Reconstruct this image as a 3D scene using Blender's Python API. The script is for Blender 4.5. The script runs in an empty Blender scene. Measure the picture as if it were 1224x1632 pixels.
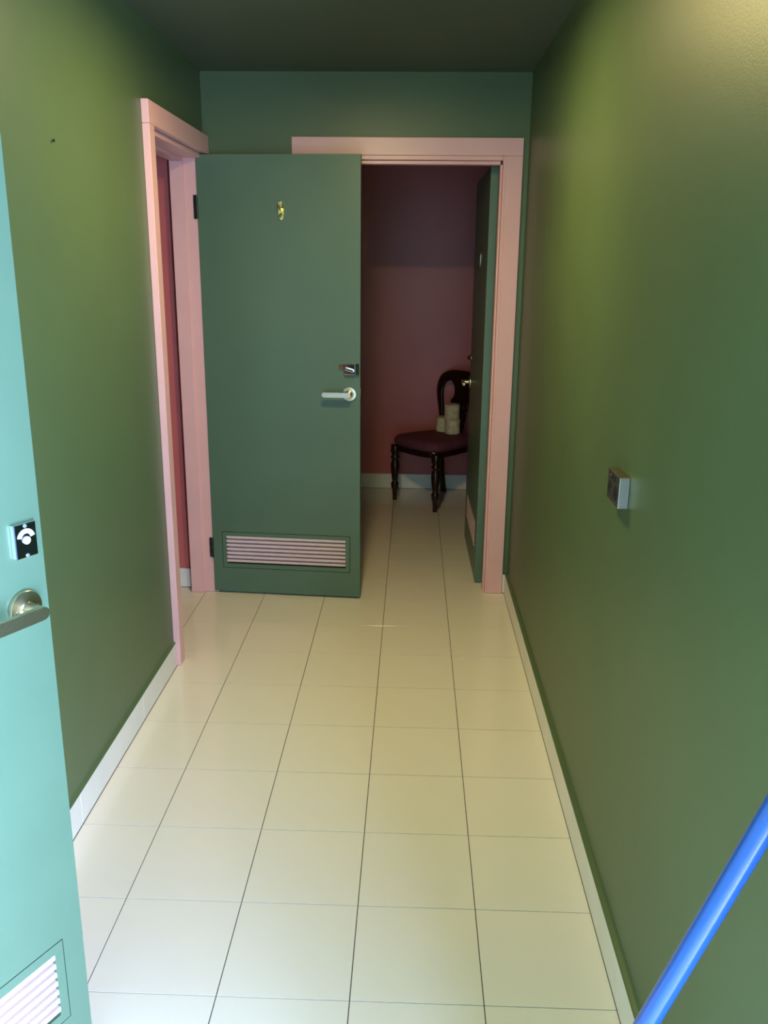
import bpy, bmesh, math, random
from mathutils import Vector, Matrix
random.seed(4)
R = math.radians
PI = math.pi
scene = bpy.context.scene
COL = scene.collection

# ------------------------------------------------------------------ camera
CAM = Vector((0.11511, -1.56477, 1.58109))
pitch, yaw, roll = .27670, -.0313, .0101
cp, sp, cy, sy = math.cos(pitch), math.sin(pitch), math.cos(yaw), math.sin(yaw)
fwd = Vector((sy * cp, cy * cp, -sp))
right = Vector((cy, -sy, 0))
up = right.cross(fwd)
cr, sr = math.cos(roll), math.sin(roll)
r2 = right * cr + up * sr
u2 = up * cr - right * sr
cam_data = bpy.data.cameras.new('camera')
cam = bpy.data.objects.new('camera', cam_data)
COL.objects.link(cam)
cam.matrix_world = Matrix(((r2.x, u2.x, -fwd.x, CAM.x), (r2.y, u2.y, -fwd.y, CAM.y),
                           (r2.z, u2.z, -fwd.z, CAM.z), (0, 0, 0, 1)))
cam_data.sensor_fit = 'VERTICAL'
cam_data.sensor_height = 24.0
cam_data.lens = 24.0 * 1383.95 / 1632
cam_data.clip_start = .02
scene.camera = cam

# ------------------------------------------------------------------ view, world, lights
scene.view_settings.view_transform = 'Standard'
scene.view_settings.look = 'None'
scene.view_settings.gamma = 1
scene.view_settings.use_curve_mapping = False
scene.view_settings.exposure = 0.0
world = bpy.data.worlds.new('world')
scene.world = world
world.use_nodes = True
bg = world.node_tree.nodes['Background']
bg.inputs[0].default_value = (.42, .68, 1.0, 1)
bg.inputs[1].default_value = 1.6

LAMP = Vector((-0.10, 1.10, 2.325))


def area(name, loc, rot, size, size_y, power, color, shape='RECTANGLE', spread=180):
    l = bpy.data.lights.new(name, 'AREA')
    l.shape = shape
    l.size = size
    l.size_y = size_y
    l.energy = power
    l.color = color
    l.spread = R(spread)
    o = bpy.data.objects.new(name, l)
    COL.objects.link(o)
    o.location = loc
    o.rotation_euler = rot
    return o


# daylight through the entrance behind the camera
area('daylight_entrance', (0.78, -1.90, 1.05), (0, R(90), 0), 2.0, .80, 600, (.47, .63, 1.0))
area('daylight_front', (-.40, -2.53, 1.15), (R(90), 0, 0), .72, 2.0, 18, (.46, .63, 1.0))
# the corridor's ceiling lamp
area('ceiling_lamp_light', LAMP, (0, 0, 0), .13, .13, 24, (1.0, .78, .31), 'DISK')

# ------------------------------------------------------------------ materials


def mat(name, color, rough=.5, metal=0, noise=0, nscale=8, bump=0, bscale=200, coat=0, spec=.5, emit=None, es=0, stretch=None):
    m = bpy.data.materials.new(name)
    m.use_nodes = True
    nt = m.node_tree
    b = nt.nodes['Principled BSDF']
    b.inputs['Base Color'].default_value = (*color, 1)
    b.inputs['Roughness'].default_value = rough
    b.inputs['Metallic'].default_value = metal
    b.inputs['Coat Weight'].default_value = coat
    b.inputs['Specular IOR Level'].default_value = spec
    if emit:
        b.inputs['Emission Color'].default_value = (*emit, 1)
        b.inputs['Emission Strength'].default_value = es
    if noise or bump:
        tc = nt.nodes.new('ShaderNodeTexCoord')
        mp = nt.nodes.new('ShaderNodeMapping')
        nt.links.new(tc.outputs['Object'], mp.inputs[0])
        if stretch:
            mp.inputs['Scale'].default_value = stretch
    if noise:
        n = nt.nodes.new('ShaderNodeTexNoise')
        n.inputs['Scale'].default_value = nscale
        n.inputs['Detail'].default_value = 6
        nt.links.new(mp.outputs[0], n.inputs['Vector'])
        rp = nt.nodes.new('ShaderNodeValToRGB')
        rp.color_ramp.elements[0].position = .3
        rp.color_ramp.elements[1].position = .7
        rp.color_ramp.elements[0].color = (*[c * (1 - noise) for c in color], 1)
        rp.color_ramp.elements[1].color = (*[min(1, c * (1 + noise)) for c in color], 1)
        nt.links.new(n.outputs['Fac'], rp.inputs[0])
        nt.links.new(rp.outputs[0], b.inputs['Base Color'])
    if bump:
        n2 = nt.nodes.new('ShaderNodeTexNoise')
        n2.inputs['Scale'].default_value = bscale
        n2.inputs['Detail'].default_value = 3
        nt.links.new(mp.outputs[0], n2.inputs['Vector'])
        bp = nt.nodes.new('ShaderNodeBump')
        bp.inputs['Strength'].default_value = bump
        bp.inputs['Distance'].default_value = .001
        nt.links.new(n2.outputs['Fac'], bp.inputs['Height'])
        nt.links.new(bp.outputs[0], b.inputs['Normal'])
    return m


GREEN = mat('green_wall_paint', (.080, .128, .052), .43, noise=.05, nscale=3, bump=.25, bscale=260)
GREEN_D = mat('green_door_paint', (.092, .162, .104), .38, noise=.05, nscale=4, bump=.15, bscale=200)
CEIL = mat('dark_green_ceiling_paint', (.078, .098, .055), .6, noise=.05, nscale=3, bump=.2)
PINK = mat('pink_gloss_paint', (.78, .44, .42), .35, noise=.03, nscale=6, bump=.1, bscale=150)
SLATP = mat('pale_pink_slat_paint', (.72, .55, .56), .45, noise=.03, nscale=12)
MAROON = mat('maroon_wall_paint', (.52, .125, .11), .4, noise=.06, nscale=3, bump=.2)
TILE = mat('cream_glazed_tile', (.80, .755, .66), .13, noise=.025, nscale=2.5, spec=.5)
SKT = mat('white_skirting_tile', (.76, .74, .66), .22, noise=.04, nscale=7)
GROUT = mat('dark_grout', (.06, .05, .045), .9, noise=.3, nscale=60)
BRASSN = mat('brushed_satin_nickel', (.64, .58, .42), .30, 1, noise=.08, nscale=90, stretch=(1, 1, 12))
CHROME = mat('polished_chrome', (.80, .82, .86), .07, 1, noise=.02, nscale=9)
SCREW = mat('pale_screw_steel', (.85, .87, .92), .35, .85, noise=.03, nscale=20)
BRASS = mat('polished_brass', (.85, .68, .25), .12, 1, noise=.03, nscale=20)
DARK_REFL = mat('chrome_dark_reflection', (.16, .20, .38), .10, 1, noise=.05, nscale=5)  # chrome's dark reflection of the opposite wall, put into the base colour
WHITE = mat('white_enamel', (.9, .9, .95), .3, noise=.02, nscale=10)
BLACK = mat('black_painted_steel', (.012, .016, .012), .35, noise=.1, nscale=30)
STEEL = mat('brushed_steel_plate', (.33, .30, .26), .34, 1, noise=.06, nscale=60, stretch=(1, 1, 10))
SOCK = mat('black_plastic', (.02, .018, .02), .25, noise=.1, nscale=30)
BLUE = mat('blue_painted_pole', (.016, .085, .36), .2, noise=.04, nscale=10)
BRIST = mat('dark_blue_bristles', (.02, .05, .18), .7, noise=.3, nscale=80)
WOOD = mat('dark_mahogany', (.020, .008, .006), .22, noise=.4, nscale=14, stretch=(1, 1, .2))
VELVET = mat('purple_maroon_upholstery', (.13, .030, .055), .8, noise=.2, nscale=30, bump=.5, bscale=300)
PAPER = mat('cream_paper_wrap', (.66, .56, .36), .7, noise=.28, nscale=26)
CARD = mat('brown_cardboard', (.30, .20, .11), .8, noise=.1, nscale=30)
OPAL = mat('opal_diffuser', (.9, .85, .7), .4, noise=.01, nscale=5, emit=(1.0, .80, .42), es=22.0)
RIM = mat('white_lamp_rim', (.7, .68, .6), .4, noise=.03, nscale=9)
GLASS = mat('pale_entrance_floor', (.45, .45, .43), .7, noise=.15, nscale=6)

# ------------------------------------------------------------------ helpers


def obj(name, bm, m, parent=None, smooth=False, loc=None, rot=None):
    me = bpy.data.meshes.new(name)
    bmesh.ops.recalc_face_normals(bm, faces=bm.faces)
    bm.to_mesh(me)
    bm.free()
    for mm in (m if isinstance(m, (list, tuple)) else [m]):
        me.materials.append(mm)
    if smooth:
        for p in me.polygons:
            p.use_smooth = True
    o = bpy.data.objects.new(name, me)
    COL.objects.link(o)
    if parent:
        o.parent = parent
    if loc:
        o.location = loc
    if rot:
        o.rotation_euler = rot
    return o


def tag(o, label, cat, kind=None, group=None):
    o['label'] = label
    o['category'] = cat
    if kind:
        o['kind'] = kind
    if group:
        o['group'] = group
    return o


def empty(name, loc=(0, 0, 0), rz=0):
    o = bpy.data.objects.new(name, None)
    o.empty_display_size = .05
    COL.objects.link(o)
    o.location = loc
    o.rotation_euler = (0, 0, rz)
    return o


def box(bm, x0, x1, y0, y1, z0, z1, bev=0, mi=0, seg=1):
    b = bmesh.new()
    bmesh.ops.create_cube(b, size=1)
    for v in b.verts:
        v.co = Vector((x0 + (v.co.x + .5) * (x1 - x0), y0 + (v.co.y + .5) * (y1 - y0), z0 + (v.co.z + .5) * (z1 - z0)))
    if bev:
        bmesh.ops.bevel(b, geom=b.edges[:], offset=bev, segments=seg, affect='EDGES', profile=.5)
    for f in b.faces:
        f.material_index = mi
    me = bpy.data.meshes.new('tmp')
    b.to_mesh(me)
    b.free()
    bm.from_mesh(me)
    bpy.data.meshes.remove(me)
    return bm


def bx(*a, **k):
    return box(bmesh.new(), *a, **k)


def lathe(bm, prof, seg=24, M=Matrix.Identity(4)):
    """prof: list of (r, z); axis z"""
    rings = []
    for r, z in prof:
        if r < 1e-6:
            rings.append([bm.verts.new(M @ Vector((0, 0, z)))])
        else:
            rings.append([bm.verts.new(M @ Vector((r * math.cos(2 * PI * i / seg), r * math.sin(2 * PI * i / seg), z))) for i in range(seg)])
    for a, b in zip(rings, rings[1:]):
        for i in range(seg):
            j = (i + 1) % seg
            if len(a) == 1 and len(b) == 1:
                continue
            if len(a) == 1:
                bm.faces.new((a[0], b[i], b[j]))
            elif len(b) == 1:
                bm.faces.new((a[i], a[j], b[0]))
            else:
                bm.faces.new((a[i], a[j], b[j], b[i]))
    for ring, flip in ((rings[0], 1), (rings[-1], 0)):
        if len(ring) > 1:
            bm.faces.new(ring[::-1] if flip else ring)
    return bm


def prism(bm, pts, y0, y1, M=Matrix.Identity(4), bev=0):
    """pts in (x,z), extruded along y"""
    b = bmesh.new()
    vs = [b.verts.new(Vector((x, y0, z))) for x, z in pts]
    f = b.faces.new(vs)
    r = bmesh.ops.extrude_face_region(b, geom=[f])
    for v in [g for g in r['geom'] if isinstance(g, bmesh.types.BMVert)]:
        v.co.y = y1
    if bev:
        es = [e for e in b.edges if abs(e.verts[0].co.y - e.verts[1].co.y) < 1e-7]
        bmesh.ops.bevel(b, geom=es, offset=bev, segments=2, affect='EDGES')
    for v in b.verts:
        v.co = M @ v.co
    me = bpy.data.meshes.new('tmp')
    b.to_mesh(me)
    b.free()
    bm.from_mesh(me)
    bpy.data.meshes.remove(me)
    return bm


def catmull(pts, n=6):
    P = [Vector(p) for p in pts]
    out = []
    for i in range(len(P) - 1):
        p0, p1, p2, p3 = P[max(i - 1, 0)], P[i], P[i + 1], P[min(i + 2, len(P) - 1)]
        for k in range(n):
            t = k / n
            out.append(.5 * ((2 * p1) + (p2 - p0) * t + (2 * p0 - 5 * p1 + 4 * p2 - p3) * t * t + (3 * p1 - p0 - 3 * p2 + p3) * t ** 3))
    out.append(P[-1])
    return out


def sweep(bm, pts, ra, rb, nrm=Vector((0, 1, 0)), seg=12, power=1.0):
    """tube through pts with half-sizes ra (in plane) and rb (along nrm)"""
    rings = []
    n = len(pts)
    for i, p in enumerate(pts):
        t = (pts[min(i + 1, n - 1)] - pts[max(i - 1, 0)]).normalized()
        s = t.cross(nrm).normalized()
        nn = s.cross(t).normalized()
        ring = []
        for k in range(seg):
            a = 2 * PI * k / seg
            c, q = math.cos(a), math.sin(a)
            c = math.copysign(abs(c) ** power, c)
            q = math.copysign(abs(q) ** power, q)
            ring.append(bm.verts.new(p + s * (c * ra[i]) + nn * (q * rb[i])))
        rings.append(ring)
    for a, b in zip(rings, rings[1:]):
        for k in range(seg):
            j = (k + 1) % seg
            bm.faces.new((a[k], a[j], b[j], b[k]))
    bm.faces.new(rings[0][::-1])
    bm.faces.new(rings[-1])
    return bm


def interp(n, vals):
    out = []
    for i in range(n):
        t = i / (n - 1) * (len(vals) - 1)
        k = min(int(t), len(vals) - 2)
        out.append(vals[k] + (vals[k + 1] - vals[k]) * (t - k))
    return out


RY = lambda s: Matrix.Rotation(s * PI / 2, 4, 'X')  # lathe axis z -> -y*s

# ------------------------------------------------------------------ room shell
XL, XR = -.834, .607            # corridor wall faces
SL, SR = -.824, .593            # skirting tile faces
YB = 2.555                      # back wall face
HC = 2.385                      # ceiling height
BT = .105                       # wall/partition thickness
XLB = -.967                     # back face of left wall
OH = 2.045                      # opening head
C1 = (1.697, 2.495)             # cubicle opening (y range) of the left wall
C2 = (-.815, -.045)             # opening behind the near door
BO = (-.375, .508)              # opening in the back wall (x range)
YF = 4.655                      # far wall of the back room
YE = -2.45                      # entrance wall
T = .3


def two_tone(bm, axis, val):
    """faces lying at coordinate val on an axis get the second material"""
    for f in bm.faces:
        c = f.calc_center_median()
        if all(abs(v.co[axis] - val) < 1e-5 for v in f.verts):
            f.material_index = 1
    return bm


# floor slab with its tiles
fl = tag(obj('floor', bx(-2.3, 1.35, YE - .4, YF + .1, -.06, -.0016), GROUT),
         'cream glazed square floor tiles with thin dark joints running down the corridor', 'floor', 'structure')
tile_cache = {}


def tile_mesh(w, d):
    k = (round(w, 4), round(d, 4))
    if k not in tile_cache:
        b = bmesh.new()
        h, e = .006, .00015
        lo = [b.verts.new((x, y, -h)) for x, y in ((0, 0), (w, 0), (w, d), (0, d))]
        mi = [b.verts.new((x, y, -e)) for x, y in ((0, 0), (w, 0), (w, d), (0, d))]
        tp = [b.verts.new((x, y, 0)) for x, y in ((e, e), (w - e, e), (w - e, d - e), (e, d - e))]
        for A, B in ((lo, mi), (mi, tp)):
            for i in range(4):
                b.faces.new((A[i], A[(i + 1) % 4], B[(i + 1) % 4], B[i]))
        b.faces.new(tp)
        me = bpy.data.meshes.new('tile')
        b.to_mesh(me)
        b.free()
        me.materials.append(TILE)
        tile_cache[k] = me
    return tile_cache[k]


def tiles(xa, xb, ya, yb):
    gx, gy = .0024, .0021
    i = math.floor(xa / T)
    while i * T < xb - 1e-6:
        j = math.floor(ya / T)
        while j * T < yb - 1e-6:
            x0, x1 = max(xa, i * T + gx / 2), min(xb, (i + 1) * T - gx / 2)
            y0, y1 = max(ya, j * T + gy / 2), min(yb, (j + 1) * T - gy / 2)
            if x1 - x0 > .012 and y1 - y0 > .012:
                o = bpy.data.objects.new('tile', tile_mesh(x1 - x0, y1 - y0))
                o.location = (x0, y0, 0)
                o.parent = fl
                COL.objects.link(o)
            j += 1
        i += 1


tiles(SL + .001, SR - .001, -1.2, YB - .012)          # corridor
tiles(BO[0] + .002, BO[1] - .002, YB - .012, YB + .118)  # threshold strip of the back doorway
tiles(-.60, 1.05, YB + .118, YF - .012)               # back room
tiles(XLB - .004, SL + .001, C1[0] + .002, C1[1] - .002)
tiles(-2.19, XLB - .004, 1.31, 2.535)    # left doorway and the cubicle beyond
ent = tag(obj('landing_floor', bx(-1.4, 1.35, YE - .02, -1.201, -.003, 0), GLASS),
          'plain grey landing floor at the entrance end of the corridor', 'floor', 'structure')

# ceiling
tag(obj('ceiling', bx(-2.3, 1.35, YE - .1, YF + .1, HC, HC + .05), CEIL),
    'dark green painted flat ceiling over the corridor', 'ceiling', 'structure')

# left wall with two cubicle openings
b = bmesh.new()
for y0, y1, z0, z1 in ((YE, C2[0], 0, HC), (C2[0], C2[1], OH, HC), (C2[1], C1[0], 0, HC), (C1[0], C1[1], OH, HC), (C1[1], YB + BT, 0, HC)):
    box(b, XLB, XL, y0, y1, z0, z1)
two_tone(b, 0, XLB)
tag(obj('wall_left', b, [GREEN, MAROON]), 'glossy green painted left corridor wall with the pink framed doorway', 'wall', 'structure')
b = bmesh.new()
for y0, y1, z0, z1 in ((YE, -2.32, 0, HC), (-2.32, -1.48, 2.15, HC), (-1.48, YB, 0, HC)):
    box(b, XR, XR + .1, y0, y1, z0, z1)
tag(obj('wall_right', b, [GREEN, MAROON]), 'glossy green painted right corridor wall carrying the power outlet', 'wall', 'structure')
b = bmesh.new()
for x0, x1, z0, z1 in ((XL - .001, BO[0], 0, HC), (BO[0], BO[1], OH, HC), (BO[1], 1.2, 0, HC)):
    box(b, x0, x1, YB, YB + BT, z0, z1)
two_tone(b, 1, YB + BT)
tag(obj('wall_back', b, [GREEN, MAROON]), 'dark green end wall of the corridor above the pink doorway', 'wall', 'structure')
# back room
tag(obj('wall_far', bx(-.75, 1.2, YF, YF + .1, 0, HC), MAROON), 'maroon wall behind the antique chair in the back room', 'wall', 'structure')
tag(obj('wall_far_left', bx(-.75, -.62, YB + BT, YF, 0, HC), MAROON), 'maroon left side wall of the back room, hidden behind the open door', 'wall', 'structure')
tag(obj('wall_far_right', bx(1.07, 1.2, YB + BT, YF, 0, HC), MAROON), 'maroon right side wall of the back room, behind the inner green door', 'wall', 'structure')
# cubicle beyond the left doorway
tag(obj('wall_cubicle_end', bx(-2.2, XLB, 2.548, 2.65, 0, HC), MAROON), 'maroon cubicle wall seen through the left doorway', 'wall', 'structure')
tag(obj('wall_cubicle_side', bx(-2.3, -2.2, 1.2, 2.65, 0, HC), MAROON), 'maroon far side wall of the left cubicle', 'wall', 'structure')
tag(obj('wall_cubicle_front', bx(-2.2, XLB, 1.2, 1.3, 0, HC), MAROON), 'maroon front wall of the left cubicle', 'wall', 'structure')
# cubicle behind the near door
b = bmesh.new()
box(b, -2.2, XLB, .25, .35, 0, HC)
box(b, -2.3, -2.2, -1.4, .35, 0, HC)
box(b, -2.2, XLB, -1.4, -1.3, 0, HC)
tag(obj('wall_near_cubicle', b, MAROON), 'maroon walls of the cubicle behind the near turquoise door', 'wall', 'structure')
# entrance wall behind the camera: open doorway to daylight
b = bmesh.new()
box(b, XLB, -.78, YE - .1, YE, 0, HC)
box(b, -.02, XR + .1, YE - .1, YE, 0, HC)
box(b, -.78, -.02, YE - .1, YE, 2.18, HC)
tag(obj('wall_front', b, GREEN), 'green wall at the entrance end with a doorway open to daylight', 'wall', 'structure')

# ------------------------------------------------------------------ skirting


def skirting(name, label, runs, h=.1, ledge=True):
    """runs: (axis, face coord, wall coord, a0, a1, offset) """
    e = empty(name)
    tag(e, label, 'skirting', 'structure')
    for ax, face, wall, a0, a1, off in runs:
        j = math.floor((a0 - off) / .6)
        while off + j * .6 < a1 - 1e-6:
            s0, s1 = max(a0, off + j * .6 + .0007), min(a1, off + (j + 1) * .6 - .0007)
            if s1 - s0 > .006:
                f0, f1 = min(face, wall), max(face, wall)
                if ax == 'y':
                    m = bx(f0, f1, s0, s1, .002, h, bev=.0008)
                else:
                    m = bx(s0, s1, f0, f1, .002, h, bev=.0008)
                obj('skirting_tile', m, SKT, e)
            j += 1
        if ledge:
            # painted sealant bead that closes the top of the skirting
            d = 1 if face > wall else -1
            pr = [(wall, h), (face - d * .0005, h), (face - d * .003, h + .004), (wall + d * .002, h + .007), (wall, h + .012)]
            b = bmesh.new()
            if ax == 'y':
                A = [b.verts.new((x, a0, z)) for x, z in pr]
                B = [b.verts.new((x, a1, z)) for x, z in pr]
            else:
                A = [b.verts.new((a0, x, z)) for x, z in pr]
                B = [b.verts.new((a1, x, z)) for x, z in pr]
            for i in range(5):
                b.faces.new((A[i], A[(i + 1) % 5], B[(i + 1) % 5], B[i]))
            b.faces.new(A)
            b.faces.new(B)
            obj('painted_ledge', b, GREEN, e)
    return e


skirting('baseboard_left', 'white tile skirting along the foot of the left green wall',
         [('y', SL, XL, C2[1] + .06, C1[0] - .052, 0.0)])
skirting('baseboard_right', 'white tile skirting along the foot of the right green wall',
         [('y', SR, XR, -1.48, YB - .001, 0.0), ('x', YB - .012, YB, .584, SR - .0005, 0)])
skirting('baseboard_far', 'white tile skirting under the maroon wall behind the chair',
         [('x', YF - .012, YF, -.62, 1.07, 0.3)], h=.11, ledge=False)
skirting('baseboard_cubicle', 'white tile skirting of the cubicle seen through the left doorway',
         [('x', 2.536, 2.548, -2.2, XLB, 0)], h=.1, ledge=False)

# ------------------------------------------------------------------ pink door frames


def frame_part(name, par, *a, bev=.0015):
    return obj(name, bx(*a, bev=bev), PINK, par)


AF = -.808                      # architrave face on the left wall
t1 = tag(empty('trim_1'), 'pink painted frame of the doorway in the left wall', 'door frame', 'structure')
frame_part('architrave', t1, XL, AF, C1[0] - .05, C1[0] + .012, 0.001, OH)
frame_part('head_architrave', t1, XL, AF, C1[0] - .05, YB - .004, OH + .0008, OH + .078)
frame_part('jamb', t1, XLB - .004, XL, C1[0] - .0005, C1[0] + .02, .001, OH)
frame_part('jamb', t1, XLB - .004, XL - .001, C1[1] - .012, C1[1], .001, OH)
frame_part('head_jamb', t1, XLB - .004, XL, C1[0] + .02, C1[1] - .012, OH - .02, OH)
frame_part('door_stop', t1, XLB - .002, -.908, C1[0] + .02, C1[0] + .032, .001, OH - .032)
frame_part('door_stop', t1, XLB - .002, -.908, C1[1] - .024, C1[1] - .012, .001, OH - .032)
frame_part('head_stop', t1, XLB - .002, -.908, C1[0] + .032, C1[1] - .024, OH - .032, OH - .02)

t2 = tag(empty('trim_2'), 'pale pink frame of the doorway in the end wall', 'door frame', 'structure')
y0 = YB - .015
frame_part('architrave', t2, BO[1], .582, y0, YB, .001, OH + .003)
frame_part('architrave', t2, BO[0] - .062, BO[0] - .002, y0, YB, .001, OH + .003)
frame_part('head_architrave', t2, BO[0] - .062, .582, y0, YB, OH + .0035, OH + .077)
frame_part('jamb', t2, BO[1] - .012, BO[1] + .001, YB - .012, YB + BT + .004, .001, OH + .003)
frame_part('jamb', t2, BO[0] - .001, BO[0] + .018, YB - .012, YB + BT + .004, .001, OH + .003)
frame_part('head_jamb', t2, BO[0] + .018, BO[1] - .0125, YB - .012, YB + BT + .004, OH - .015, OH + .003)
frame_part('door_stop', t2, BO[1] - .022, BO[1] - .0125, YB + .008, YB + .06, .001, OH - .031)
frame_part('head_stop', t2, BO[0] + .018, BO[1] - .022, YB + .008, YB + .06, OH - .031, OH - .0155)

t3 = tag(empty('trim_3'), 'pink frame of the doorway that carries the near turquoise door', 'door frame', 'structure')
frame_part('architrave', t3, XL, AF, C2[1] - .012, C2[1] + .05, .001, OH)
frame_part('architrave', t3, XL, AF, C2[0] - .06, C2[0] - .008, .001, OH)
frame_part('head_architrave', t3, XL, AF, C2[0] - .06, C2[1] + .05, OH + .0008, OH + .078)
frame_part('jamb', t3, XLB - .004, XL, C2[1] - .02, C2[1] + .0005, .001, OH)
frame_part('jamb', t3, XLB - .004, XL - .03, C2[0], C2[0] + .008, .001, OH)
frame_part('head_jamb', t3, XLB - .004, XL, C2[0] + .008, C2[1] - .02, OH - .02 + .012, OH)

# ------------------------------------------------------------------ doors


def lever_handle(par, x, z, s, d, length=.122):
    """s: side of the visible face (+1/-1 along y); d: direction of the lever along x"""
    h = obj('handle', lathe(bmesh.new(), [(0, 0), (.031, 0), (.0325, .002), (.0325, .006), (.031, .0085), (.016, .0095), (.0125, .012), (.0115, .036), (.0115, .046), (0, .046)], 40,
                            Matrix.Translation((x, 0, z)) @ RY(-s)), BRASSN, par, smooth=False)
    for p in h.data.polygons:
        p.use_smooth = True
    h.data.set_sharp_from_angle(angle=R(35))
    # flat bar with round ends
    r = .0115
    pts = []
    for k in range(13):
        a = -PI / 2 + PI * k / 12
        pts.append((x - d * math.cos(a) * r * 1.0, z + math.sin(a) * r))
    L = length - .012
    for k in range(13):
        a = PI / 2 - PI * k / 12
        pts.append((x + d * (L + math.cos(a) * r), z + math.sin(a) * r))
    b = prism(bmesh.new(), pts, s * .040, s * .052, bev=.0012)
    obj('lever', b, BRASSN, h)
    b = bmesh.new()
    for sx in (-1, 1):
        lathe(b, [(0, .0085), (.0025, .0085), (.0022, .0100), (0, .0102)], 10, Matrix.Translation((x + sx * .0235, 0, z)) @ RY(-s))
    obj('screw', b, CHROME, h)
    return h


def hinge(par, z, s, jamb_side=-1):
    b = bmesh.new()
    lathe(b, [(0, z - .05), (.005, z - .05), (.0055, z - .046), (.0055, z + .046), (.005, z + .05), (0, z + .05)], 14,
          Matrix.Translation((.0, s * .004, 0)))
    h = obj('hinge', b, BLACK, par)
    b = bmesh.new()
    box(b, -.0165, -.003, s * .0005 - .001, s * .0005 + .001, z - .05, z + .05, bev=.0008)
    obj('hinge_leaf', b, BLACK, h)
    b = bmesh.new()
    for dz in (-.034, 0, .034):
        lathe(b, [(0, .0012), (.0028, .0012), (.002, .0026), (0, .0028)], 10, Matrix.Translation((-.011, 0, z + dz)) @ RY(-s))
    obj('hinge_screw', b, CHROME, h)
    return h


def louvre(par, x0, x1, z0, z1, s, n=7):
    th = .036
    lv = empty('louvre')
    lv.parent = par
    b = bmesh.new()
    # raised green moulding round the louvre, with a shallow groove outside the slats
    w = .020
    for a in ((x0 - w, x0, z0 - w, z1 + w), (x1, x1 + w, z0 - w, z1 + w), (x0, x1, z1, z1 + w), (x0, x1, z0 - w, z0)):
        ya, yb = sorted((s * -.030, s * .0003))
        box(b, a[0], a[1], ya, yb, a[2], a[3])
    bmesh.ops.remove_doubles(b, verts=b.verts, dist=.0001)
    obj('moulding', b, GREEN_D, lv)
    p = (z1 - z0) / n
    for k in range(n):
        zc = z0 + p * k
        # z-shaped slat: upright nose with a sloping back
        prof = [(s * .002, zc + .0100), (s * .002, zc + p - .0006), (s * .001, zc + p), (-s * .020, zc + p + .0004), (-s * .022, zc + p + .014),
                (-s * .0235, zc + p + .014), (-s * .0220, zc + p - .002), (-s * .001, zc + p - .002), (-s * .001, zc + .0100)]
        b = bmesh.new()
        A = [b.verts.new((x0 + .0005, y, min(z, z1 + .018))) for y, z in prof]
        B = [b.verts.new((x1 - .0005, y, min(z, z1 + .018))) for y, z in prof]
        nn = len(prof)
        for i in range(nn):
            b.faces.new((A[i], A[(i + 1) % nn], B[(i + 1) % nn], B[i]))
        b.faces.new(A)
        b.faces.new(B)
        obj('slat', b, SLATP, lv)
    return lv


def door_leaf(par, W, s, lx0, lx1, lz0, lz1, z0=.009, z1=2.04):
    th = .036
    g_ = .0225   # the leaf is cut out for the louvre's flush surround, leaving a narrow groove
    lx0, lx1, lz0, lz1 = lx0 - g_, lx1 + g_, lz0 - g_, lz1 + g_
    ya, yb = sorted((0, -s * th))
    b = bmesh.new()
    xs = [0, lx0, lx1, W]
    zs = [z0, lz0, lz1, z1]
    g = {}

    def V(i, y, k):
        key = (i, y, k)
        if key not in g:
            g[key] = b.verts.new((xs[i], y, zs[k]))
        return g[key]
    for i in range(3):
        for k in range(3):
            if (i, k) == (1, 1):
                continue
            for y in (ya, yb):
                b.faces.new((V(i, y, k), V(i + 1, y, k), V(i + 1, y, k + 1), V(i, y, k + 1)))
    for i in range(3):
        for k in (0, 3):
            b.faces.new((V(i, ya, k), V(i + 1, ya, k), V(i + 1, yb, k), V(i, yb, k)))
            b.faces.new((V(k, ya, i), V(k, ya, i + 1), V(k, yb, i + 1), V(k, yb, i)))
    for k in (1, 2):
        b.faces.new((V(1, ya, k), V(2, ya, k), V(2, yb, k), V(1, yb, k)))
        b.faces.new((V(k, ya, 1), V(k, ya, 2), V(k, yb, 2), V(k, yb, 1)))
    bmesh.ops.recalc_face_normals(b, faces=b.faces)
    es = [e for e in b.edges if len(e.link_faces) == 2 and e.calc_face_angle() > 1.2
          and all((v.co.x in (xs[0], xs[3]) or abs(v.co.x - xs[0]) < 1e-5 or abs(v.co.x - xs[3]) < 1e-5 or abs(v.co.z - z0) < 1e-5 or abs(v.co.z - z1) < 1e-5) for v in e.verts)]
    bmesh.ops.bevel(b, geom=es, offset=.0015, segments=2, affect='EDGES')
    return obj('leaf', b, GREEN_D, par)


# --- door 1: open cubicle door across the corridor's end, inner face towards us
d1 = empty('door_1', (-.853, 2.476, 0), math.atan2(-.051, .729))
tag(d1, 'green louvred door standing open across the end of the corridor', 'door', 'structure')
W1 = .730
door_leaf(d1, W1, -1, .07, .66, .156, .298)
louvre(d1, .07, .66, .156, .298, -1)
lever_handle(d1, W1 - .050, 1.009, -1, -1)
hinge(d1, 1.822, -1)
hinge(d1, .236, -1)
# privacy snib
b = bmesh.new()
box(b, W1 - .074, W1 - .022, -.020, 0, 1.100, 1.148, bev=.002, seg=2)
sn = obj('privacy_bolt', b, CHROME, d1)
b = bmesh.new()
box(b, W1 - .098, W1 - .0745, -.010, -.001, 1.122, 1.142, bev=.0015)
obj('bolt_bar', b, CHROME, sn)
b = bmesh.new()
box(b, W1 - .0215, W1 - .004, -.014, 0, 1.098, 1.148, bev=.0015)
obj('bolt_keep', b, CHROME, sn)
b = bmesh.new()
box(b, -.021, .021, -.037, -.0205, -.006, .006, bev=.003, seg=2)
obj('thumb_turn', b, CHROME, sn, loc=(W1 - .048, 0, 1.122), rot=(0, R(18), 0))
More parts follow.
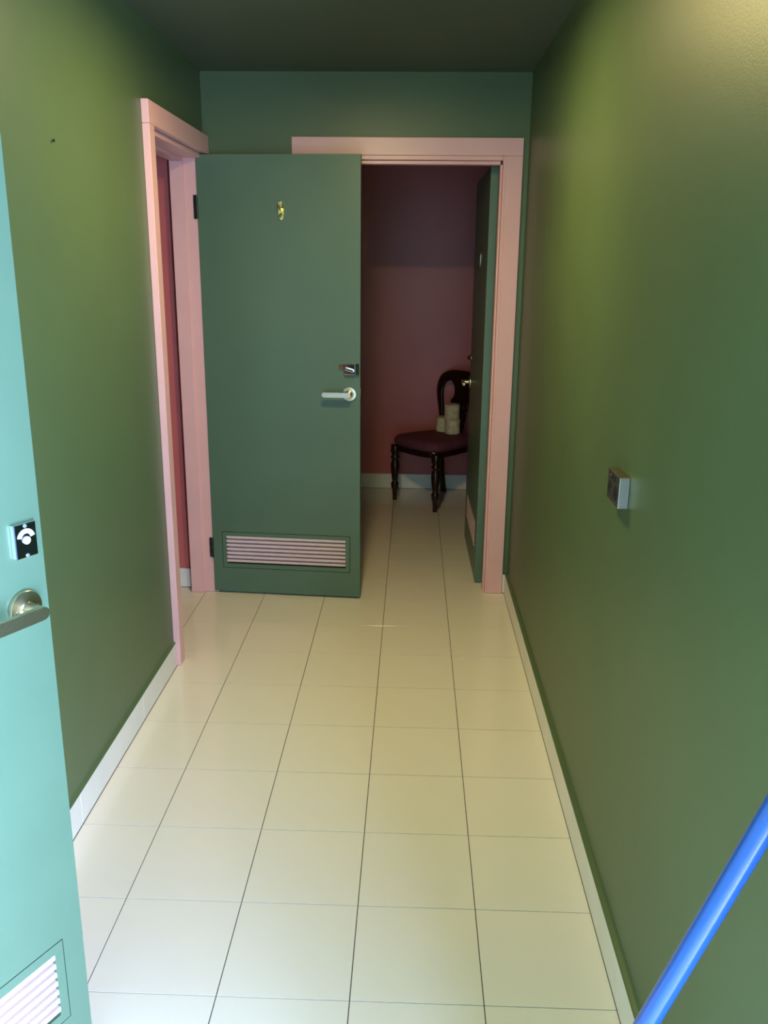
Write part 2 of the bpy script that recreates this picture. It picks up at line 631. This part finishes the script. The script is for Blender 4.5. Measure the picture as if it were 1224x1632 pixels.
# latch plate on the free edge
obj('latch_plate', bx(W1 - .0002, W1 + .0012, .008, .028, .985, 1.035, bev=.0004), BRASS, d1)
# brass coat hook (plate, upper prong and lower prong)
b = bmesh.new()
pts = []
for k in range(24):
    a = 2 * PI * k / 24
    pts.append((.378 + .0125 * math.cos(a), 1.808 + .039 * math.sin(a)))
prism(b, pts, -.004, 0, bev=.001)
hk = obj('coat_hook', b, BRASS, d1)
b = bmesh.new()
c1 = catmull([(.378, -.003, 1.816), (.378, -.022, 1.812), (.378, -.038, 1.822), (.378, -.044, 1.842)], 6)
sweep(b, c1, interp(len(c1), [.0075, .006, .005, .006]), interp(len(c1), [.006, .005, .0045, .005]), Vector((1, 0, 0)))
c2 = catmull([(.378, -.003, 1.794), (.378, -.014, 1.784), (.378, -.024, 1.782), (.378, -.029, 1.792)], 6)
sweep(b, c2, interp(len(c2), [.006, .005, .0045, .005]), interp(len(c2), [.006, .005, .0045, .005]), Vector((1, 0, 0)))
hp = obj('prong', b, BRASS, hk, smooth=True)

# --- door 2: near door opening from the left wall, outer face towards us
d2 = empty('door_2', (-.859, -.797, 0), math.atan2(.886, .463))
tag(d2, 'nearest green louvred door at the left edge, looking turquoise in daylight, with round indicator lock', 'door', 'structure')
door_leaf(d2, W1, -1, .07, .66, .156, .298)
louvre(d2, .07, .66, .156, .298, -1)
lever_handle(d2, W1 - .052, 1.009, -1, -1)
hinge(d2, 1.822, -1)
hinge(d2, .236, -1)
ix, iz = W1 - .041, 1.129
b = bx(ix - .0220, ix + .0220, -.010, 0, iz - .030, iz + .030, bev=.0012, seg=2)
ind = obj('indicator_lock', b, CHROME, d2)
obj('indicator_face', bx(ix - .0208, ix + .0208, -.0106, -.0095, iz - .0287, iz + .0287, bev=.0003), DARK_REFL, ind)  # front of the chrome plate, no separate pane; dark reflection painted in
pts = [(ix + .0175 * math.cos(a), iz + .0035 + .0175 * math.sin(a)) for a in [R(12 + 156 * k / 20) for k in range(21)]]
pts += [(ix + .0095 * math.cos(a), iz + .0035 + .0095 * math.sin(a)) for a in [R(168 - 156 * k / 20) for k in range(21)]]
obj('indicator_arc', prism(bmesh.new(), pts, -.0116, -.0105), WHITE, ind)
b = lathe(bmesh.new(), [(0, .0100), (.0068, .0100), (.0068, .0135), (.0060, .0142), (0, .0142)], 24, Matrix.Translation((ix, 0, iz + .001)) @ RY(1))
obj('indicator_centre', b, WHITE, ind)
b = bmesh.new()
for dz in (-.0258, .0258):
    lathe(b, [(0, .0100), (.0036, .0100), (.003, .0120), (0, .0124)], 14, Matrix.Translation((ix, 0, iz + dz)) @ RY(1))
obj('screw', b, SCREW, ind)

# --- door 3: inner door of the back room, opened away from us
d3 = empty('door_3', (.455, 2.685, 0), math.atan2(.805, -.008))
tag(d3, 'dark green door folded back inside the far room, beside the antique chair', 'door', 'structure')
W3 = .805
door_leaf(d3, W3, 1, .11, .70, .156, .298, z0=.006, z1=2.02)
louvre(d3, .11, .70, .156, .298, 1)
lever_handle(d3, W3 - .055, .945, 1, -1)
b = lathe(bmesh.new(), [(0, 0), (.022, 0), (.022, .006), (.012, .009), (.010, .022), (0, .023)], 24, Matrix.Translation((W3 - .055, 0, 1.08)) @ RY(-1))
k3 = obj('lock_knob', b, BRASSN, d3, smooth=True)
b = bmesh.new()
prism(b, [(.385 + .020 * math.cos(2 * PI * k / 24), 1.615 + .045 * math.sin(2 * PI * k / 24)) for k in range(24)], 0, .004, bev=.001)
obj('door_plate', b, STEEL, d3)

# ------------------------------------------------------------------ ceiling lamp
lamp = empty('ceiling_light', (LAMP.x, LAMP.y, HC))
tag(lamp, 'round ceiling light above the corridor, just out of the picture top', 'light')
obj('lamp_base', lathe(bmesh.new(), [(0, 0), (.125, 0), (.13, -.006), (.13, -.022), (.12, -.024), (0, -.024)], 40), RIM, lamp)
obj('diffuser', lathe(bmesh.new(), [(0, -.0245), (.116, -.0245), (.114, -.038), (.10, -.050), (.07, -.055), (0, -.056)], 40), OPAL, lamp, smooth=True)

# ------------------------------------------------------------------ power outlet on the right wall
po = empty('power_outlet', (XR, .400, 1.092))
tag(po, 'brushed steel double power outlet on the right green wall', 'power outlet')
D = .024
obj('mounting_plate', bx(-D, 0, -.0575, .0575, -.036, .036, bev=.0015, seg=2), STEEL, po)
sockets = []
for cyy in (-.029, .029):
    b = bmesh.new()
    lathe(b, [(0, 0), (.0185, 0), (.0185, .0008), (.017, .0012), (0, .0012)], 28, Matrix.Translation((-D, cyy, -.008)) @ Matrix.Rotation(-PI / 2, 4, 'Y'))
    sockets.append(obj('socket', b, SOCK, po))
for so, cyy in zip(sockets, (-.029, .029)):
    for a, dy, dz in ((28, -.006, .0045), (-28, .006, .0045), (0, 0, -.008)):
        b = bmesh.new()
        pb = bx(-D - .0016, -D - .0010, -.0011, .0011, -.0038, .0038)
        rm = Matrix.Translation((0, cyy + dy, -.008 + dz)) @ Matrix.Rotation(R(a), 4, 'X')
        for v in pb.verts:
            v.co = rm @ v.co
        me = bpy.data.meshes.new('tmp')
        pb.to_mesh(me)
        pb.free()
        b.from_mesh(me)
        bpy.data.meshes.remove(me)
        obj('pin_slot', b, BLACK, so)
for cyy in (-.014, .014):
    rk = obj('rocker_switch', bx(-D - .003, -D, cyy - .006, cyy + .006, .016, .029, bev=.001), SOCK, po)
obj('indicator_dot', bx(-D - .0035, -D - .003, .0125, .0155, .026, .028), WHITE, rk)

# tiny screw left in the wall
sc = obj('wall_screw', lathe(bmesh.new(), [(0, 0), (.002, 0), (.002, .004), (.004, .005), (.0042, .007), (0, .008)], 12,
                             Matrix.Rotation(PI / 2, 4, 'Y')), BLACK, None, loc=(XL, .84, 1.885))
tag(sc, 'tiny dark screw left in the green left wall', 'screw')

# ------------------------------------------------------------------ broom with blue pole
A0 = Vector((.375, -.819, .811))
A1 = Vector((.450, -.861, 1.094))
dv = (A1 - A0).normalized()
foot = A0 - dv * ((A0.z - .085) / dv.z)
br = empty('broom', (foot.x, foot.y, 0))
tag(br, 'bright blue broom pole leaning against the right wall in the foreground', 'broom')
off = Vector((foot.x, foot.y, 0))
tmax = (XR - .0135 - foot.x) / dv.x
P = [foot + dv * (tmax * k / 12) - off for k in range(13)]
b = bmesh.new()
sweep(b, P, [.0112] * 13, [.0112] * 13, Vector((0, 1, 0)), seg=28)
obj('pole', b, BLUE, br, smooth=True)
Q = [P[-1] - dv * .02, P[-1] - dv * .012, P[-1] + dv * .002, P[-1] + dv * .008]
b = bmesh.new()
sweep(b, Q, [.0118, .0122, .0120, .006], [.0118, .0122, .0120, .006], Vector((0, 1, 0)), seg=24)
obj('end_cap', b, SOCK, br, smooth=True)
b = bmesh.new()
box(b, -.15, .15, -.025, .025, .060, .095, bev=.006, seg=2)
hd = obj('broom_head', b, BLUE, br)
b = bmesh.new()
for i in range(22):
    for j in range(4):
        x = -.14 + .28 * i / 21
        y = -.018 + .036 * j / 3
        lathe(b, [(.0045, .061), (.0062, .0015)], 6, Matrix.Translation((x, y, 0)))
obj('bristles', b, BRIST, hd)['kind'] = 'stuff'

# ------------------------------------------------------------------ antique chair
ang = R(180 - 132)
fd = Vector((-math.sin(ang), -math.cos(ang), 0))
mid = (Vector((0, 4.362, 0)) + Vector((.267, 4.038, 0))) / 2
cc = Vector((.290, 4.310, 0))
ch = empty('antique_chair', cc, math.atan2(fd.y, fd.x) + PI / 2)   # local -y is the chair's front
tag(ch, 'dark wooden balloon-back antique chair with purple upholstered seat and turned legs', 'chair')


def turned(x, y):
    prof = [(0, 0), (.010, 0), (.013, .004), (.0115, .03), (.015, .075), (.020, .092), (.022, .100), (.019, .107), (.0235, .114), (.021, .124), (.014, .130),
            (.017, .15), (.0225, .20), (.025, .245), (.0215, .275), (.015, .288), (.0235, .298), (.025, .306), (.021, .316), (.016, .322), (.0235, .336), (.026, .352), (.024, .37), (.024, .395), (0, .395)]
    return lathe(bmesh.new(), [(r * 1.22, z) for r, z in prof], 20, Matrix.Translation((x, y, 0)))


for sx in (-1, 1):
    obj('leg', turned(sx * .205, -.20), WOOD, ch, smooth=True)
for sx in (-1, 1):
    pts = catmull([(sx * .158, .19, .40), (sx * .159, .194, .30), (sx * .162, .207, .17), (sx * .166, .236, .0)], 5)
    pts[-1].z = .0
    b = bmesh.new()
    n = len(pts)
    sweep(b, pts, interp(n, [.021, .019, .016, .018]), interp(n, [.021, .02, .017, .019]), Vector((1, 0, 0)), seg=14, power=.55)
    zmin = min(v.co.z for v in b.verts)
    for v in b.verts:
        if v.co.z < .004:
            v.co.z = 0
    obj('leg', b, WOOD, ch, smooth=True)


def seat_outline(scale=1, n=40):
    out = []
    for k in range(n):
        a = 2 * PI * k / n
        c, s = math.cos(a), math.sin(a)
        e = .42
        x = math.copysign(abs(c) ** e, c)
        y = math.copysign(abs(s) ** e, s)
        w = .235 - .026 * (y + 1)          # wider front
        w -= .012 * (y > 0) * y
        yy = y * .228
        if y < 0:
            yy -= .022 * (1 - x * x)
        out.append((x * w * scale, yy * scale - .004))
    return out


def loft(rings, cap=True):
    b = bmesh.new()
    RR = [[b.verts.new(p) for p in r] for r in rings]
    n = len(RR[0])
    for A, B in zip(RR, RR[1:]):
        for k in range(n):
            j = (k + 1) % n
            b.faces.new((A[k], A[j], B[j], B[k]))
    b.faces.new(RR[0][::-1])
    b.faces.new(RR[-1])
    return b


rings = []
for sc_, z in ((.93, .362), (.965, .364), (.975, .372), (.975, .394), (.965, .400), (.9, .402)):
    rings.append([(x, y, z) for x, y in seat_outline(sc_)])
obj('seat_frame', loft(rings), WOOD, ch, smooth=True).data.set_sharp_from_angle(angle=R(40))
rings = []
for sc_, z in ((.95, .4005), (1.0, .408), (1.02, .422), (1.015, .438), (.985, .452), (.93, .462), (.82, .469), (.62, .474), (.35, .477), (.1, .478)):
    rings.append([(x, y, z) for x, y in seat_outline(sc_)])
obj('seat', loft(rings), VELVET, ch, smooth=True)

# balloon back
half = [(-.150, .190, .395), (-.156, .196, .50), (-.180, .206, .60), (-.206, .216, .70), (-.208, .222, .765), (-.178, .228, .822), (-.10, .232, .850), (0, .233, .853)]
full = half + [(-x, y, z) for x, y, z in half[-2::-1]]
pts = catmull(full, 6)
hw = [.018, .015, .020, .028, .031, .034, .036, .038]
hw = hw + hw[-2::-1]
hd_ = [.015, .014, .014, .013, .013, .013, .014, .015]
hd_ = hd_ + hd_[-2::-1]
n = len(pts)
b = bmesh.new()
sweep(b, pts, interp(n, hw), interp(n, hd_), Vector((0, 1, 0)), seg=16, power=.7)
bk = obj('backrest', b, WOOD, ch, smooth=True)
# pierced centre splat, following the rake of the back
prof = [(.470, .040), (.50, .052), (.53, .048), (.56, .060), (.60, .060), (.63, .066), (.655, .086), (.675, .092), (.69, .080), (.705, .064), (.74, .060), (.78, .070), (.81, .10), (.83, .13)]
pl = [(w, z) for z, w in prof] + [(-w, z) for z, w in prof[::-1]]
b = prism(bmesh.new(), pl, -.008, .008, bev=.002)
for v in b.verts:
    z = v.co.z
    v.co.y += .188 + .044 * min(1, max(0, (z - .42) / .42))
obj('splat', b, WOOD, bk)
b = bmesh.new()
for sx in (-1, 1):
    c = catmull([(sx * .02, .228, .545), (sx * .058, .236, .585), (sx * .082, .243, .63), (sx * .070, .248, .668), (sx * .045, .247, .655), (sx * .050, .244, .63)], 5)
    for p in c:
        p.y = .188 + .044 * (p.z - .42) / .42 - .010
    sweep(b, c, interp(len(c), [.006, .008, .009, .008, .007, .005]), interp(len(c), [.005] * 3), Vector((0, 1, 0)), seg=8)
obj('carved_scroll', b, WOOD, bk, smooth=True)

# toilet rolls on the seat


def roll(loc, rz):
    e = empty('toilet_roll', loc, rz)
    r, h = .0525, .1
    b = bmesh.new()
    lathe(b, [(.021, 0.001), (r - .004, 0), (r, .004), (r * .99, h * .5), (r, h - .004), (r - .004, h), (.021, h - .001)], 32)
    # open the caps left by the lathe: remove the two end discs
    for f in [f for f in b.faces if len(f.verts) > 4]:
        b.faces.remove(f)
    bmesh.ops.bridge_loops(b, edges=[ed for ed in b.edges if ed.is_boundary])
    obj('paper', b, PAPER, e, smooth=True).data.set_sharp_from_angle(angle=R(40))
    b = bmesh.new()
    lathe(b, [(.0205, .002), (.0205, h - .002)], 24)
    for f in [f for f in b.faces if len(f.verts) > 4]:
        b.faces.remove(f)
    obj('cardboard_tube', b, CARD, e)
    return e


sz = .478
r1 = roll((.393, 4.318, sz), .3)
tag(r1, 'cream wrapped toilet roll at the bottom of the stack on the chair seat', 'toilet roll', group='toilet rolls on the antique chair')
r2_ = roll((.387, 4.322, sz + .1005), 1.1)
tag(r2_, 'cream wrapped toilet roll resting on top of the stack on the chair', 'toilet roll', group='toilet rolls on the antique chair')
r3 = roll((.334, 4.405, sz), 2.2)
tag(r3, 'cream toilet roll half hidden behind and left of the stacked rolls', 'toilet roll', group='toilet rolls on the antique chair')
